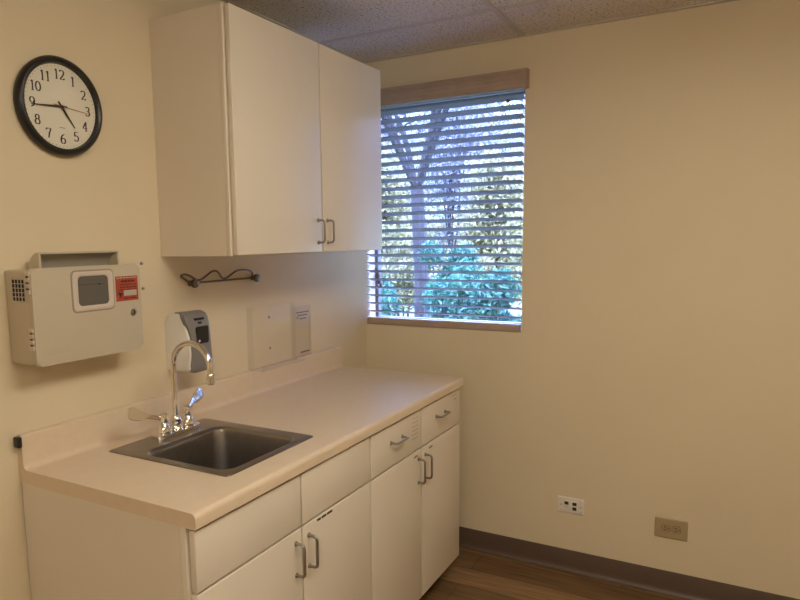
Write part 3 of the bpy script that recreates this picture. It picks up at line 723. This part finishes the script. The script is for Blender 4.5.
# ------------------------------------------------------------------ outdoors
struct(MB().box(-40, 25, WT+.01, 70, -.35, -.25).build('ground', M_grnd))
def leaves(m_, centres, n, size, rr):
    bm = m_.bm
    for _ in range(n):
        c, rad = rr.choice(centres)
        d = Vector((rr.gauss(0, 1), rr.gauss(0, 1), rr.gauss(0, 1))).normalized()*(rad*rr.random()**.45)
        p = Vector(c) + d; s = size*rr.uniform(.6, 1.3)
        a = Vector((rr.gauss(0, 1), rr.gauss(0, 1), rr.gauss(0, 1))).normalized(); b = a.cross(Vector((rr.gauss(0, 1), rr.gauss(0, 1), rr.gauss(0, 1)))).normalized()
        q = [p - a*s, p + b*s*.45, p + a*s, p - b*s*.45]
        q[0] += a.cross(b)*s*.25; q[2] += a.cross(b)*s*.25
        vs = [bm.verts.new(v) for v in q]; bm.faces.new(vs)
    return m_
def tree(label, x, y, h, trunk_r, lean, fork, blobs, n, size, lm, seed, group, nbr=7, spread=.28):
    rr = random.Random(seed)
    t_ = thing('tree', label, 'tree', (x, y, -.25), group)
    m_ = MB(); base = Vector((x, y, -.25)); fk = base + Vector((lean, 0, fork))
    m_.tube([base, base.lerp(fk, .5) + Vector((.03, 0, 0)), fk], [trunk_r*1.25, trunk_r, trunk_r*.85], 10)
    cs = []
    for k in range(nbr):
        a = 2*PI*k/nbr + rr.uniform(-.3, .3); sp_ = rr.uniform(.35, 1.0)*h*spread; hh = rr.uniform(.55, 1.0)*(h-fork)
        e_ = fk + Vector((math.cos(a)*sp_, math.sin(a)*sp_, hh)); mid = fk.lerp(e_, .45) + Vector((rr.uniform(-.15, .15), rr.uniform(-.15, .15), -.05))
        m_.tube(smooth([fk - Vector((0, 0, .05)), mid, e_], 2), [trunk_r*.6*(1-.8*i/9) for i in range(10)][:len(smooth([fk, mid, e_], 2))] if False else trunk_r*.38, 7)
        cs.append((e_, h*.14))
        for _ in range(3):
            q = rr.uniform(.35, .95); p = fk.lerp(e_, q); e2 = p + Vector((rr.uniform(-.7, .7), rr.uniform(-.7, .7), rr.uniform(.05, .7)))*h*.16
            m_.tube([p, p.lerp(e2, .5) + Vector((0, 0, .03)), e2], [trunk_r*.2, trunk_r*.15, trunk_r*.07], 6); cs.append((e2, h*.11))
    m_.build('trunk', M_bark, t_)
    leaves(MB(), cs + blobs, n, size, rr).build('foliage', lm, t_, smooth=False)
    return t_
def shrub(label, x, y, h, r_, n, size, lm, seed, group):
    rr = random.Random(seed); t_ = thing('shrub', label, 'shrub', (x, y, -.25), group)
    m_ = MB(); cs = []
    for k in range(8):
        a = 2*PI*k/8 + rr.uniform(-.3, .3); e_ = Vector((x + math.cos(a)*r_*rr.uniform(.2, .8), y + math.sin(a)*r_*rr.uniform(.2, .7), -.25 + h*rr.uniform(.55, .9)))
        m_.tube([(x + .03*math.cos(a), y + .03*math.sin(a), -.25), Vector((x, y, -.25)).lerp(e_, .5), e_], [.016, .011, .004], 6)
        cs.append((e_, r_*.5)); cs.append((Vector((x, y, -.25)).lerp(e_, .72), r_*.55))
    m_.build('stems', M_bark, t_)
    leaves(MB(), cs, n, size, rr).build('foliage', lm, t_, smooth=False)
    return t_
tree('dark forked tree trunk close outside the window', -1.50, 4.0, 4.6, .085, -.06, 2.35, [], 2200, .055, M_leafp, 11, 'trees outside the window')
far = ((-3.75, 6.9, 3.2, M_leafy, .13), (-1.9, 7.6, 2.9, M_leafy, .13), (-5.9, 9.9, 5.2, M_leafp, .085), (-3.75, 10.4, 5.0, M_leafp, .085), (-1.7, 11.0, 5.4, M_leafp, .085), (-7.4, 14.0, 6.2, M_leafp, .075), (-4.9, 14.8, 6.6, M_leafp, .075), (-2.4, 15.6, 6.0, M_leafp, .075))
for i, (x, y, h, lm, sp_) in enumerate(far):
    cs = [(Vector((x + .1*math.sin(k*2.1), y, h*(.16+.125*k))), h*(.115 if k < 5 else .10)) for k in range(6)]
    tree('pale leafy tree seen through the blind beyond the forked trunk', x, y, h, .05, .04, h*.25, cs, 7000, .050, lm, 20+i, 'pale trees beyond the window', spread=sp_*.75)
spots = ((-.70, 1.50, 1.46), (.12, 1.50, 1.62), (-1.30, 2.40, 1.62), (-.45, 2.42, 1.72), (.42, 2.40, 1.75), (-1.9, 3.3, 1.75), (-.9, 3.4, 1.8))
for i, (x, y, h) in enumerate(spots):
    shrub('leafy green shrub just outside the lower part of the window', x, y, h, .29, 5000, .030, M_leafg, 40+i, 'green shrubs under the window')
for i, (x, y, h) in enumerate(((-3.5, 5.75, 2.0), (-2.55, 5.6, 2.1), (-1.6, 5.75, 1.9), (-.65, 5.6, 2.2))):
    shrub('yellowish bush seen low through the blind between the green shrubs and the pale trees', x, y, h, .36, 5500, .034, M_leafy, 60+i, 'yellowish bushes beyond the shrubs')
# long hedge closing the view far behind the trees
hedge = thing('hedge', 'long distant hedge closing the view behind the trees outside the window', 'hedge', (-6.5, 19.0, -.25))
rr = random.Random(90); hs = MB(); hc = []
for k in range(26):
    hx = -14.5 + k*.64
    hs.tube([(hx, 19.0, -.25), (hx + rr.uniform(-.1, .1), 19.0, 1.0), (hx + rr.uniform(-.25, .25), 19.0, 1.9)], [.05, .035, .015], 6)
    for z in (.1, .8, 1.5, 2.1): hc.append((Vector((hx, 19.0 + rr.uniform(-.2, .2), z + rr.uniform(-.1, .15))), .62))
hs.build('stems', M_bark, hedge)
leaves(MB(), hc, 14000, .11, rr).build('foliage', M_leafy, hedge, smooth=False)
